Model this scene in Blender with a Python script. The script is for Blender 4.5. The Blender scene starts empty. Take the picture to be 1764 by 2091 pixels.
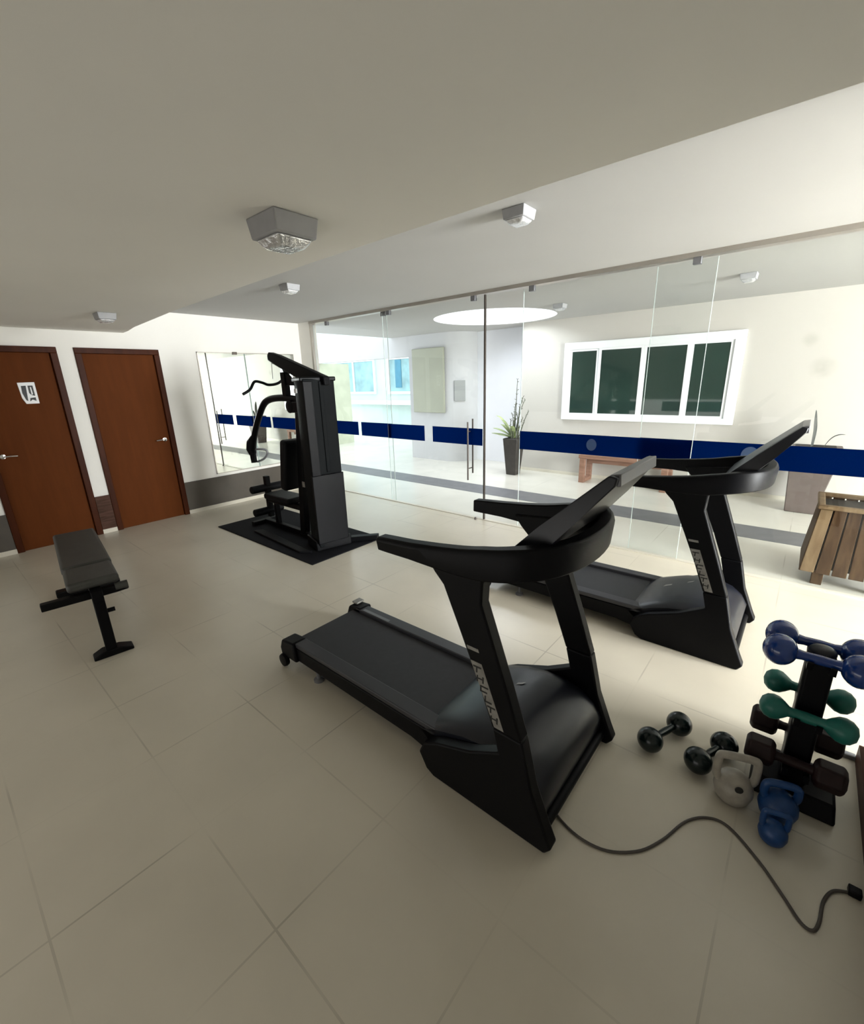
import bpy, math, random
from mathutils import Vector, Matrix
random.seed(7)
PI = math.pi
scene = bpy.context.scene
col = scene.collection

# ------------------------------------------------------------ camera
cam_d = bpy.data.cameras.new('camera')
cam = bpy.data.objects.new('camera', cam_d); col.objects.link(cam)
cam_d.sensor_fit = 'HORIZONTAL'; cam_d.sensor_width = 36.0
cam_d.lens = 36.0 * 895.0 / 1764.0
cam_d.clip_start = 0.05; cam_d.clip_end = 200
def _n(v): return v.normalized()
_f, _cx, _cy = 895.0, 882.0, 1045.5
_down = _n(Vector((970 - _cx, 4020 - _cy, _f)))
_L = Vector((-215 - _cx, 808 - _cy, _f)); _L = _n(_L - _down * _L.dot(_down))
_X = -_L; _Z = -_down; _Y = _Z.cross(_X)
RX = Vector((_X[0], _Y[0], _Z[0])); RY = Vector((_X[1], _Y[1], _Z[1])); RZ = Vector((_X[2], _Y[2], _Z[2]))
m3 = Matrix((RX, -RY, -RZ)).transposed()
cam.matrix_world = Matrix.Translation((0, 0, 1.65)) @ m3.to_4x4()
scene.camera = cam

# ------------------------------------------------------------ world, lights, exposure
scene.view_settings.view_transform = 'Standard'
scene.view_settings.look = 'None'
scene.view_settings.gamma = 1.0
scene.view_settings.use_curve_mapping = False
scene.view_settings.exposure = 0.78
w = bpy.data.worlds.new('sky'); scene.world = w; w.use_nodes = True
bg = w.node_tree.nodes['Background']
bg.inputs[0].default_value = (0.86, 0.93, 1.0, 1); bg.inputs[1].default_value = 1.6

def area(name, loc, size, rot, power, color=(1, 1, 1), shape='RECTANGLE'):
    d = bpy.data.lights.new(name, 'AREA'); d.shape = shape
    d.size = size[0]; d.size_y = size[1]; d.energy = power; d.color = color
    o = bpy.data.objects.new(name, d); col.objects.link(o)
    o.location = loc; o.rotation_euler = rot
    return o
area('daylight_skylight', (-3.95, 6.2, 3.25), (2.1, 2.1), (0, 0, 0), 58, (0.90, 0.95, 1.0), 'ELLIPSE')
area('fill_corridor_end', (5.4, 5.8, 1.35), (2.3, 2.8), (0, math.radians(90), 0), 6, (1.0, 0.90, 0.80))  # added warm fill for the terrace, standing before its closed end
area('daylight_side_opening', (5.2, 3.3, 1.45), (1.9, 1.75), (0, math.radians(80), 0), 580, (0.96, 0.99, 1.0))
area('fill_rear', (-2.6, -1.37, 0.5), (5.4, 0.7), (math.radians(90), 0, 0), 12, (1.0, 0.98, 0.95))  # added low fill light; the rear wall behind it is solid

# ------------------------------------------------------------ materials
def mat(name, color, rough=0.5, metal=0.0, noise=0.0, nscale=6.0, bump=0.0, bscale=60.0, coat=0.0, spec=0.5, emit=None, estr=0):
    m = bpy.data.materials.new(name); m.use_nodes = True
    nt = m.node_tree; b = nt.nodes['Principled BSDF']
    b.inputs['Base Color'].default_value = (*color, 1)
    b.inputs['Roughness'].default_value = rough
    b.inputs['Metallic'].default_value = metal
    b.inputs['Specular IOR Level'].default_value = spec
    b.inputs['Coat Weight'].default_value = coat
    if emit:
        b.inputs['Emission Color'].default_value = (*emit, 1); b.inputs['Emission Strength'].default_value = estr
    geo = nt.nodes.new('ShaderNodeTexCoord')
    if noise > 0:
        n = nt.nodes.new('ShaderNodeTexNoise'); n.inputs['Scale'].default_value = nscale; n.inputs['Detail'].default_value = 5
        nt.links.new(geo.outputs['Object'], n.inputs['Vector'])
        r = nt.nodes.new('ShaderNodeValToRGB')
        r.color_ramp.elements[0].position = 0.3; r.color_ramp.elements[1].position = 0.7
        r.color_ramp.elements[0].color = (*[c * (1 - noise) for c in color], 1)
        r.color_ramp.elements[1].color = (*[min(1, c * (1 + noise)) for c in color], 1)
        nt.links.new(n.outputs['Fac'], r.inputs['Fac']); nt.links.new(r.outputs['Color'], b.inputs['Base Color'])
    if bump > 0:
        n2 = nt.nodes.new('ShaderNodeTexNoise'); n2.inputs['Scale'].default_value = bscale; n2.inputs['Detail'].default_value = 4
        nt.links.new(geo.outputs['Object'], n2.inputs['Vector'])
        bp = nt.nodes.new('ShaderNodeBump'); bp.inputs['Strength'].default_value = bump; bp.inputs['Distance'].default_value = 0.01
        nt.links.new(n2.outputs['Fac'], bp.inputs['Height']); nt.links.new(bp.outputs['Normal'], b.inputs['Normal'])
    return m

def wood_mat(name, c1, c2, rough=0.4, scale=(1, 1, 14), axis='Z', coat=0.0):
    m = mat(name, c1, rough, coat=coat, spec=0.06); nt = m.node_tree; b = nt.nodes['Principled BSDF']
    tc = nt.nodes.new('ShaderNodeTexCoord'); mp = nt.nodes.new('ShaderNodeMapping')
    mp.inputs['Scale'].default_value = scale
    n = nt.nodes.new('ShaderNodeTexNoise'); n.inputs['Scale'].default_value = 3.0; n.inputs['Detail'].default_value = 8; n.inputs['Distortion'].default_value = 0.6
    r = nt.nodes.new('ShaderNodeValToRGB')
    r.color_ramp.elements[0].position = 0.35; r.color_ramp.elements[1].position = 0.65
    r.color_ramp.elements[0].color = (*c1, 1); r.color_ramp.elements[1].color = (*c2, 1)
    nt.links.new(tc.outputs['Object'], mp.inputs['Vector']); nt.links.new(mp.outputs['Vector'], n.inputs['Vector'])
    nt.links.new(n.outputs['Fac'], r.inputs['Fac']); nt.links.new(r.outputs['Color'], b.inputs['Base Color'])
    return m

def tile_mat(name, base, grout, tx, ty, ox, oy, rough=0.3, wid=0.004, strength=0.42):
    m = mat(name, base, rough); nt = m.node_tree; b = nt.nodes['Principled BSDF']
    N = nt.nodes.new; Lk = nt.links.new
    g = N('ShaderNodeNewGeometry'); s = N('ShaderNodeSeparateXYZ'); Lk(g.outputs['Position'], s.inputs[0])
    def line(out, t, o):
        a = N('ShaderNodeMath'); a.operation = 'SUBTRACT'; Lk(out, a.inputs[0]); a.inputs[1].default_value = o
        d = N('ShaderNodeMath'); d.operation = 'DIVIDE'; Lk(a.outputs[0], d.inputs[0]); d.inputs[1].default_value = t
        p = N('ShaderNodeMath'); p.operation = 'PINGPONG'; Lk(d.outputs[0], p.inputs[0]); p.inputs[1].default_value = 0.5
        l = N('ShaderNodeMath'); l.operation = 'LESS_THAN'; Lk(p.outputs[0], l.inputs[0]); l.inputs[1].default_value = wid / t
        return l
    l1 = line(s.outputs[0], tx, ox); l2 = line(s.outputs[1], ty, oy)
    mx = N('ShaderNodeMath'); mx.operation = 'MAXIMUM'; Lk(l1.outputs[0], mx.inputs[0]); Lk(l2.outputs[0], mx.inputs[1])
    n = N('ShaderNodeTexNoise'); n.inputs['Scale'].default_value = 1.6; Lk(g.outputs['Position'], n.inputs['Vector'])
    mr = N('ShaderNodeMapRange'); mr.inputs[1].default_value = 0.46; mr.inputs[2].default_value = 0.64; mr.inputs[3].default_value = 0.03; mr.inputs[4].default_value = strength
    Lk(n.outputs['Fac'], mr.inputs[0])
    mu = N('ShaderNodeMath'); mu.operation = 'MULTIPLY'; Lk(mx.outputs[0], mu.inputs[0]); Lk(mr.outputs[0], mu.inputs[1])
    n3 = N('ShaderNodeTexNoise'); n3.inputs['Scale'].default_value = 2.3; n3.inputs['Detail'].default_value = 6; Lk(g.outputs['Position'], n3.inputs['Vector'])
    cr = N('ShaderNodeValToRGB'); cr.color_ramp.elements[0].position = 0.3; cr.color_ramp.elements[1].position = 0.7
    cr.color_ramp.elements[0].color = (*[c * 0.95 for c in base], 1); cr.color_ramp.elements[1].color = (*[min(1, c * 1.04) for c in base], 1)
    Lk(n3.outputs['Fac'], cr.inputs['Fac'])
    mix = N('ShaderNodeMixRGB'); Lk(mu.outputs[0], mix.inputs[0]); Lk(cr.outputs[0], mix.inputs[1]); mix.inputs[2].default_value = (*grout, 1)
    Lk(mix.outputs[0], b.inputs['Base Color'])
    return m

def glass_mat(name, tint=(0.985, 0.995, 0.992), refl=1.0):
    m = bpy.data.materials.new(name); m.use_nodes = True; nt = m.node_tree
    nt.nodes.clear(); N = nt.nodes.new; Lk = nt.links.new
    out = N('ShaderNodeOutputMaterial'); t = N('ShaderNodeBsdfTransparent'); t.inputs[0].default_value = (*tint, 1)
    g = N('ShaderNodeBsdfGlossy'); g.inputs['Roughness'].default_value = 0.0
    fr = N('ShaderNodeFresnel'); fr.inputs[0].default_value = 1.45
    mu = N('ShaderNodeMath'); mu.operation = 'MULTIPLY'; mu.inputs[1].default_value = refl
    ge = N('ShaderNodeNewGeometry'); iv = N('ShaderNodeMath'); iv.operation = 'SUBTRACT'; iv.inputs[0].default_value = 1.0
    Lk(ge.outputs['Backfacing'], iv.inputs[1])
    m2 = N('ShaderNodeMath'); m2.operation = 'MULTIPLY'; Lk(fr.outputs[0], m2.inputs[0]); Lk(iv.outputs[0], m2.inputs[1])
    Lk(m2.outputs[0], mu.inputs[0])
    mx = N('ShaderNodeMixShader'); Lk(mu.outputs[0], mx.inputs[0]); Lk(t.outputs[0], mx.inputs[1]); Lk(g.outputs[0], mx.inputs[2])
    Lk(mx.outputs[0], out.inputs[0])
    return m

M = {}
M['wall'] = mat('wall_paint', (0.84, 0.82, 0.77), 0.75, noise=0.02, nscale=2, bump=0.05, bscale=90)
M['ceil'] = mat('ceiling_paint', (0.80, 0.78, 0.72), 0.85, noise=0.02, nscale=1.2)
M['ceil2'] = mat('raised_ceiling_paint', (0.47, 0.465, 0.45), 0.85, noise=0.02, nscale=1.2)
M['floor'] = tile_mat('polished_beige_tile', (0.59, 0.54, 0.44), (0.17, 0.145, 0.11), 0.53, 0.468, 0.036, 0.375, 0.28, 0.0035)
M['floor_out'] = tile_mat('outdoor_white_tile', (0.70, 0.675, 0.60), (0.4, 0.37, 0.3), 1.06, 0.936, 0.036, 0.5, 0.22, 0.004, 0.5)
M['greyband'] = mat('grey_stone_band', (0.155, 0.155, 0.165), 0.45, noise=0.1, nscale=8)
M['skirt'] = mat('dark_taupe_skirting', (0.065, 0.053, 0.039), 0.5, noise=0.12, nscale=5)
M['skirt_red'] = wood_mat('dark_brown_wood_skirting', (0.045, 0.022, 0.014), (0.10, 0.05, 0.035), 0.45, (1, 1, 12))
M['lightskirt'] = mat('pale_tile_skirting', (0.6, 0.56, 0.47), 0.4)
M['door'] = wood_mat('brown_door_veneer', (0.098, 0.026, 0.005), (0.110, 0.030, 0.006), 0.6, (6, 6, 0.7))
M['doorframe'] = wood_mat('dark_brown_door_frame', (0.040, 0.010, 0.003), (0.062, 0.016, 0.005), 0.4, (6, 6, 0.7))
M['alu'] = mat('aluminium', (0.40, 0.37, 0.33), 0.35, 0.8, noise=0.05)
M['darkalu'] = mat('bronze_aluminium', (0.10, 0.085, 0.075), 0.4, 0.7)
M['steel'] = mat('brushed_steel', (0.55, 0.55, 0.55), 0.25, 1.0, noise=0.05, nscale=30)
M['glass'] = glass_mat('clear_glass')
M['glassedge'] = mat('green_glass_edge', (0.55, 0.62, 0.60), 0.2)
M['winglass'] = mat('dark_green_window_glass', (0.018, 0.04, 0.032), 0.04, noise=0.2, nscale=1.2, spec=0.8)
M['film'] = mat('navy_safety_film', (0.001, 0.013, 0.068), 0.35, noise=0.08, nscale=3)
def film_mat(name, c, k=0.8):
    m = bpy.data.materials.new(name); m.use_nodes = True; nt = m.node_tree; nt.nodes.clear(); N = nt.nodes.new; Lk = nt.links.new
    out = N('ShaderNodeOutputMaterial'); t = N('ShaderNodeBsdfTranslucent'); t.inputs[0].default_value = (*c, 1)
    d = N('ShaderNodeBsdfDiffuse'); d.inputs[0].default_value = (*c, 1)
    mx = N('ShaderNodeMixShader'); mx.inputs[0].default_value = k; Lk(d.outputs[0], mx.inputs[1]); Lk(t.outputs[0], mx.inputs[2]); Lk(mx.outputs[0], out.inputs[0])
    return m
M['film'] = film_mat('navy_safety_film', (0.0004, 0.0105, 0.085))
M['filmdot'] = film_mat('pale_blue_disc', (0.22, 0.32, 0.50))
M['filmdot_old'] = mat('pale_blue_disc', (0.09, 0.15, 0.25), 0.4, noise=0.12, nscale=30)
M['mirror'] = mat('mirror_silver', (0.88, 0.93, 0.91), 0.0, 1.0)
M['black'] = mat('black_painted_steel', (0.0028, 0.0028, 0.0035), 0.45, noise=0.1, nscale=20, spec=0.12)
M['blackpl'] = mat('black_plastic', (0.003, 0.003, 0.004), 0.42, bump=0.05, bscale=250, spec=0.12)
M['hood'] = mat('glossy_black_hood', (0.008, 0.009, 0.014), 0.33, noise=0.1, nscale=8, spec=0.4)
M['belt'] = mat('charcoal_running_belt', (0.019, 0.019, 0.023), 0.6, noise=0.12, nscale=40, bump=0.2, bscale=400)
M['rail'] = mat('grey_side_rail', (0.03, 0.03, 0.036), 0.35, bump=0.1, bscale=300)
M['vinyl'] = mat('black_vinyl', (0.006, 0.006, 0.007), 0.5, bump=0.08, bscale=120, spec=0.12)
M['benchvinyl'] = mat('charcoal_grey_vinyl', (0.045, 0.045, 0.04), 0.5, noise=0.15, nscale=12, bump=0.1, bscale=150)
M['rubber'] = mat('black_rubber_mat', (0.007, 0.007, 0.009), 0.8, noise=0.2, nscale=60, spec=0.12, bump=0.3, bscale=300)
M['shroud'] = mat('black_sheet_shroud', (0.0035, 0.0045, 0.005), 0.65, noise=0.15, nscale=4, spec=0.10)
M['chrome'] = mat('chrome', (0.8, 0.8, 0.8), 0.12, 1.0)
M['bluevinyl'] = mat('blue_vinyl_coating', (0.005, 0.035, 0.19), 0.15, noise=0.08, nscale=20, coat=0.4)
M['greenvinyl'] = mat('teal_vinyl_coating', (0.007, 0.13, 0.10), 0.4, noise=0.15, nscale=25)
M['maroon'] = mat('maroon_vinyl_coating', (0.012, 0.0035, 0.0035), 0.55, noise=0.3, nscale=25, spec=0.25)
M['blackvinyl'] = mat('black_glossy_vinyl', (0.003, 0.009, 0.009), 0.22, spec=0.4)
M['greyvinyl'] = mat('grey_vinyl_kettlebell', (0.34, 0.31, 0.26), 0.4, noise=0.15, nscale=30)
M['bluekb'] = mat('matte_blue_vinyl', (0.006, 0.045, 0.16), 0.42, noise=0.15, nscale=30)
M['cord'] = mat('brown_grey_cord', (0.06, 0.05, 0.042), 0.5)
M['slat'] = wood_mat('weathered_brown_slat', (0.045, 0.024, 0.013), (0.085, 0.050, 0.027), 0.6, (8, 8, 1))
M['slatlight'] = wood_mat('light_wood_rim', (0.15, 0.098, 0.055), (0.21, 0.145, 0.085), 0.55, (8, 8, 1))
M['benchwood'] = wood_mat('reddish_bench_wood', (0.22, 0.12, 0.08), (0.32, 0.18, 0.13), 0.5, (1, 8, 8))
M['pot'] = mat('dark_brown_planter', (0.035, 0.03, 0.026), 0.4, noise=0.2, nscale=10)
M['pot2'] = mat('taupe_planter', (0.11, 0.085, 0.075), 0.55, noise=0.1, nscale=10)
M['soil'] = mat('dark_soil', (0.02, 0.015, 0.01), 0.9, bump=0.6, bscale=60)
M['leaf'] = mat('pale_green_leaf', (0.34, 0.42, 0.19), 0.45, noise=0.25, nscale=14)
M['twig'] = mat('grey_green_twig', (0.10, 0.11, 0.075), 0.7, noise=0.3, nscale=40)
M['leafdark'] = mat('dark_leaf', (0.05, 0.055, 0.05), 0.5, noise=0.2)
M['whiteframe'] = mat('white_window_frame', (0.82, 0.83, 0.84), 0.35, noise=0.01)
M['lampbody'] = mat('grey_white_lamp_body', (0.36, 0.36, 0.37), 0.5, noise=0.04, nscale=20)
M['lampglass'] = mat('textured_lamp_glass', (0.75, 0.76, 0.78), 0.08, 0.6, bump=0.9, bscale=35)
M['panel'] = mat('olive_beige_blind', (0.36, 0.37, 0.29), 0.6, noise=0.04, nscale=3)
M['greypanel'] = mat('grey_plate', (0.30, 0.31, 0.30), 0.5, noise=0.05)
M['aqua'] = mat('pale_aqua_render', (0.56, 0.70, 0.66), 0.7, noise=0.06, nscale=2)
M['aquaglass'] = mat('teal_window_glass', (0.26, 0.46, 0.48), 0.2, noise=0.3, nscale=2)
M['curtain'] = mat('blue_curtain', (0.08, 0.27, 0.38), 0.7, noise=0.1)
M['olivewall'] = mat('yellow_green_wall', (0.55, 0.58, 0.44), 0.7, noise=0.1, nscale=3)
M['wall_skylit'] = mat('skylit_white_wall', (0.78, 0.79, 0.82), 0.7, noise=0.01)  # bluish skylight brightness put into the recess wall's colour
M['greywall'] = mat('pale_grey_wall', (0.52, 0.52, 0.52), 0.7, noise=0.02)
M['white'] = mat('white_plastic', (0.8, 0.8, 0.8), 0.4)
M['signblack'] = mat('black_sign_print', (0.012, 0.012, 0.012), 0.5)
M['decal'] = mat('silver_decal', (0.28, 0.27, 0.25), 0.35, 0.4, noise=0.25, nscale=25)
M['greydecal'] = mat('grey_trim', (0.16, 0.16, 0.17), 0.35, 0.3)
# far wall with two smudges
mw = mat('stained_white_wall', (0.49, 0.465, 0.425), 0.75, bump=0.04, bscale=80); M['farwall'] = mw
nt = mw.node_tree; N = nt.nodes.new; Lk = nt.links.new
g = N('ShaderNodeNewGeometry'); prev = None
nz = N('ShaderNodeTexNoise'); nz.inputs['Scale'].default_value = 14; nz.inputs['Detail'].default_value = 6; Lk(g.outputs['Position'], nz.inputs['Vector'])
for (px, pz, r) in ((-0.15, 1.99, 0.10), (0.02, 1.66, 0.15), (-0.9, 0.65, 0.08)):
    d = N('ShaderNodeVectorMath'); d.operation = 'DISTANCE'; Lk(g.outputs['Position'], d.inputs[0]); d.inputs[1].default_value = (px, 7.26, pz)
    mr = N('ShaderNodeMapRange'); mr.inputs[1].default_value = 0.0; mr.inputs[2].default_value = r; mr.inputs[3].default_value = 1.0; mr.inputs[4].default_value = 0.0
    Lk(d.outputs[1], mr.inputs[0])
    if prev is None: prev = mr
    else:
        a = N('ShaderNodeMath'); a.operation = 'ADD'; Lk(prev.outputs[0], a.inputs[0]); Lk(mr.outputs[0], a.inputs[1]); prev = a
mu = N('ShaderNodeMath'); mu.operation = 'MULTIPLY'; Lk(prev.outputs[0], mu.inputs[0]); Lk(nz.outputs['Fac'], mu.inputs[1])
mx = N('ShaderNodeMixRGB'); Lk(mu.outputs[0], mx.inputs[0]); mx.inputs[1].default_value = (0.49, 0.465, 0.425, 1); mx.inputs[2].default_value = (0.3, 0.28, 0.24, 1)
Lk(mx.outputs[0], nt.nodes['Principled BSDF'].inputs['Base Color'])

# ------------------------------------------------------------ mesh builder
class MB:
    def __init__(s): s.v = []; s.f = []
    def add(s, vs, fs):
        n = len(s.v); s.v += [Vector(v) for v in vs]; s.f += [tuple(i + n for i in f) for f in fs]; return s
    def box(s, x0, x1, y0, y1, z0, z1):
        return s.add([(x0, y0, z0), (x1, y0, z0), (x1, y1, z0), (x0, y1, z0), (x0, y0, z1), (x1, y0, z1), (x1, y1, z1), (x0, y1, z1)],
                     [(0, 3, 2, 1), (4, 5, 6, 7), (0, 1, 5, 4), (1, 2, 6, 5), (2, 3, 7, 6), (3, 0, 4, 7)])
    def frustum(s, b, t, z0, z1):   # b,t = (x0,x1,y0,y1)
        return s.add([(b[0], b[2], z0), (b[1], b[2], z0), (b[1], b[3], z0), (b[0], b[3], z0), (t[0], t[2], z1), (t[1], t[2], z1), (t[1], t[3], z1), (t[0], t[3], z1)],
                     [(0, 3, 2, 1), (4, 5, 6, 7), (0, 1, 5, 4), (1, 2, 6, 5), (2, 3, 7, 6), (3, 0, 4, 7)])
    def prism(s, poly, axis, a, b):
        n = len(poly)
        def P(p, t):
            return {'y': (p[0], t, p[1]), 'x': (t, p[0], p[1]), 'z': (p[0], p[1], t)}[axis]
        vs = [P(p, a) for p in poly] + [P(p, b) for p in poly]
        fs = [tuple(range(n)), tuple(range(2 * n - 1, n - 1, -1))] + [(i, i + n, (i + 1) % n + n, (i + 1) % n) for i in range(n)]
        return s.add(vs, fs)
    def tube(s, path, r, seg=12, flat=None):
        pts = [Vector(p) for p in path]; n = len(pts); base = len(s.v)
        up = None; rings = []
        for i, p in enumerate(pts):
            t = (pts[min(i + 1, n - 1)] - pts[max(i - 1, 0)]).normalized()
            if up is None:
                up = Vector((0, 0, 1)) if abs(t.z) < 0.9 else Vector((1, 0, 0))
            a = t.cross(up).normalized(); u = a.cross(t).normalized(); up = u
            rr = r[i] if isinstance(r, (list, tuple)) else r
            fa, fb = flat if flat else (1, 1)
            rings.append([p + a * math.cos(2 * PI * k / seg) * rr * fa + u * math.sin(2 * PI * k / seg) * rr * fb for k in range(seg)])
        vs = [v for rg in rings for v in rg]
        fs = [(i * seg + k, i * seg + (k + 1) % seg, (i + 1) * seg + (k + 1) % seg, (i + 1) * seg + k) for i in range(n - 1) for k in range(seg)]
        fs += [tuple(range(seg - 1, -1, -1)), tuple((n - 1) * seg + k for k in range(seg))]
        return s.add(vs, fs)
    def sweep(s, path, secs):
        """secs: per point list of (side, z) offsets, horizontal path"""
        pts = [Vector(p) for p in path]; n = len(pts); vs = []; m = len(secs[0])
        for i, p in enumerate(pts):
            t = (pts[min(i + 1, n - 1)] - pts[max(i - 1, 0)]); t.z = 0; t.normalize(); a = Vector((t.y, -t.x, 0))
            for (o, z) in secs[i]: vs.append(p + a * o + Vector((0, 0, z)))
        fs = [(i * m + k, i * m + (k + 1) % m, (i + 1) * m + (k + 1) % m, (i + 1) * m + k) for i in range(n - 1) for k in range(m)]
        fs += [tuple(range(m - 1, -1, -1)), tuple((n - 1) * m + k for k in range(m))]
        return s.add(vs, fs)
    def lathe(s, prof, c=(0, 0, 0), seg=24, axis='z'):
        vs = []; n = len(prof)
        for (r, h) in prof:
            for k in range(seg):
                a = 2 * PI * k / seg
                p = {'z': (r * math.cos(a), r * math.sin(a), h), 'x': (h, r * math.cos(a), r * math.sin(a)), 'y': (r * math.cos(a), h, r * math.sin(a))}[axis]
                vs.append((p[0] + c[0], p[1] + c[1], p[2] + c[2]))
        fs = [(i * seg + k, i * seg + (k + 1) % seg, (i + 1) * seg + (k + 1) % seg, (i + 1) * seg + k) for i in range(n - 1) for k in range(seg)]
        fs += [tuple(range(seg - 1, -1, -1)), tuple((n - 1) * seg + k for k in range(seg))]
        return s.add(vs, fs)
    def ball(s, c, r, seg=28, rings=16):
        rx, ry, rz = r if isinstance(r, tuple) else (r, r, r)
        vs = []; fs = []
        for i in range(rings + 1):
            ph = PI * i / rings
            rr = max(math.sin(ph), 0.002)
            for k in range(seg):
                a = 2 * PI * k / seg
                vs.append((c[0] + rx * rr * math.cos(a), c[1] + ry * rr * math.sin(a), c[2] - rz * math.cos(ph)))
        fs = [(i * seg + k, i * seg + (k + 1) % seg, (i + 1) * seg + (k + 1) % seg, (i + 1) * seg + k) for i in range(rings) for k in range(seg)]
        fs += [tuple(range(seg - 1, -1, -1)), tuple(rings * seg + k for k in range(seg))]
        return s.add(vs, fs)
    def move(s, d):
        d = Vector(d); s.v = [v + d for v in s.v]; return s
    def xf(s, m): s.v = [m @ v for v in s.v]; return s

def obj(name, mb, m, parent=None, bevel=0.0, smooth=True, seg=2, sub=0):
    me = bpy.data.meshes.new(name)
    me.from_pydata([tuple(v) for v in mb.v], [], mb.f)
    import bmesh
    bm = bmesh.new(); bm.from_mesh(me); bmesh.ops.recalc_face_normals(bm, faces=bm.faces); bm.to_mesh(me); bm.free()
    if smooth:
        me.polygons.foreach_set('use_smooth', [True] * len(me.polygons))
        me.set_sharp_from_angle(angle=math.radians(38))
    me.materials.append(M[m] if isinstance(m, str) else m)
    o = bpy.data.objects.new(name, me); col.objects.link(o)
    if parent: o.parent = parent
    if bevel > 0:
        b = o.modifiers.new('bevel', 'BEVEL'); b.width = bevel; b.segments = seg; b.limit_method = 'ANGLE'; b.angle_limit = math.radians(35)
        b.harden_normals = False
    if sub:
        q = o.modifiers.new('sub', 'SUBSURF'); q.levels = sub; q.render_levels = sub
    return o
def tag(o, label, cat, group=None, kind=None):
    if label: o['label'] = label
    if cat: o['category'] = cat
    if group: o['group'] = group
    if kind: o['kind'] = kind
    return o
def thing(name, label, cat, loc=(0, 0, 0), rotz=0, group=None):
    o = bpy.data.objects.new(name, None); col.objects.link(o); o.empty_display_size = 0.1
    o.location = loc; o.rotation_euler = (0, 0, rotz)
    return tag(o, label, cat, group)
def struct(name, mb, m, label=None, cat=None, **k):
    return tag(obj(name, mb, m, **k), label, cat, kind='structure')
def sthing(name, label, cat, loc=(0, 0, 0)):
    o = thing(name, label, cat, loc); o['kind'] = 'structure'; return o
def dup(root, loc, rotz=None, label=None, group=None):
    def cp(o, par):
        c = o.copy(); col.objects.link(c); c.parent = par
        for ch in o.children: cp(ch, c)
        return c
    r = cp(root, None); r.location = loc
    if rotz is not None: r.rotation_euler = (0, 0, rotz)
    if label: r['label'] = label
    if group: r['group'] = group
    return r
def smoothpath(pts, n=6):
    P = [Vector(p) for p in pts]; out = []
    for i in range(len(P) - 1):
        p0 = P[max(i - 1, 0)]; p1 = P[i]; p2 = P[i + 1]; p3 = P[min(i + 2, len(P) - 1)]
        for k in range(n):
            t = k / n
            out.append(0.5 * ((2 * p1) + (-p0 + p2) * t + (2 * p0 - 5 * p1 + 4 * p2 - p3) * t * t + (-p0 + 3 * p1 - 3 * p2 + p3) * t ** 3))
    out.append(P[-1]); return out

# ------------------------------------------------------------ room shell
XW, YG, YF, HC, HR = -6.25, 4.28, 7.26, 2.275, 2.54
XR = 0.433
struct('floor', MB().box(XW - 0.1, 5.5, -1.5, YG + 0.02, -0.1, 0), 'floor', 'beige polished tile floor of the gym', 'floor', smooth=False)
struct('floor_terrace', MB().box(-13, 5.5, YG + 0.02, 5.32, -0.1, 0).box(-13, 5.5, 5.79, 12, -0.1, 0), 'floor_out', 'pale tiled floor beyond the glass wall', 'floor', smooth=False)
struct('floor_band', MB().box(-13, 5.5, 5.32, 5.79, -0.1, 0.001), 'greyband', 'grey stone band running along the floor beyond the glass', 'floor', smooth=False)
# door wall with openings for two doors
wd = MB()
ZD = 2.10
wd.box(XW - 0.12, XW, -1.5, 0.45, 0, 2.7); wd.box(XW - 0.12, XW, 1.22, 1.37, 0, 2.7); wd.box(XW - 0.12, XW, 2.21, YG + 0.12, 0, 2.7)
wd.box(XW - 0.12, XW, 0.45, 1.22, ZD, 2.7); wd.box(XW - 0.12, XW, 1.37, 2.21, ZD, 2.7)
struct('wall_left', wd, 'wall', 'white wall with two brown doors and a mirror', 'wall', smooth=False)
struct('wall_left_return', MB().box(XW, -5.97, YG - 0.03, YG + 0.09, 0, 2.7), 'wall', smooth=False)
struct('wall_back', MB().box(XW - 0.12, XR + 0.1, -1.5, -1.38, 0, 2.7), 'wall', smooth=False)
struct('wall_right', MB().box(XR, XR + 0.12, -1.5, 2.34, 0, 2.7), 'wall', 'wall at the right edge behind the dumbbell rack', 'wall', smooth=False)
struct('wall_right_recess', MB().box(XR + 0.12, 5.5, 2.22, 2.34, 0, 2.7), 'wall', smooth=False)
struct('baseboard_right', MB().box(XR - 0.035, XR, -1.38, 2.34, 0, 0.08), 'skirt_red', smooth=False)
struct('baseboard_left', MB().box(XW, XW + 0.012, -1.4, 0.45, 0.05, 0.43).box(XW, XW + 0.012, 2.21, YG - 0.03, 0.05, 0.43), 'skirt', 'tall dark taupe skirting band on the door wall', 'skirting', smooth=False)
struct('trim_1', MB().box(XW, XW + 0.02, 1.222, 1.368, 0.05, 0.45), 'skirt_red', 'brown skirting piece between the two doors', 'skirting', smooth=False)
struct('trim_2', MB().box(XW, XW + 0.02, -1.4, 0.45, 0, 0.05).box(XW, XW + 0.02, 1.222, 1.368, 0, 0.05).box(XW, XW + 0.02, 2.21, YG - 0.03, 0, 0.05), 'lightskirt', smooth=False)
# lowered ceiling with its front edge, raised ceiling by the glass
edge = [(5.5, 1.60), (-0.82, 1.60), (-2.21, 1.62), (-4.2, 1.69), (-5.6, 1.80), (-6.0, 1.86), (XW, 1.88)]
struct('ceiling', MB().prism([(XW - 0.1, -1.5), (5.5, -1.5)] + edge, 'z', HC, HR + 0.15), 'ceil', 'lowered grey-white ceiling of the gym', 'ceiling', smooth=False)
struct('ceiling_raised', MB().box(XW - 0.1, 5.5, 1.5, YG + 0.05, HR, HR + 0.16), 'ceil2', 'raised strip of ceiling along the glass wall', 'ceiling', smooth=False)
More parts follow.
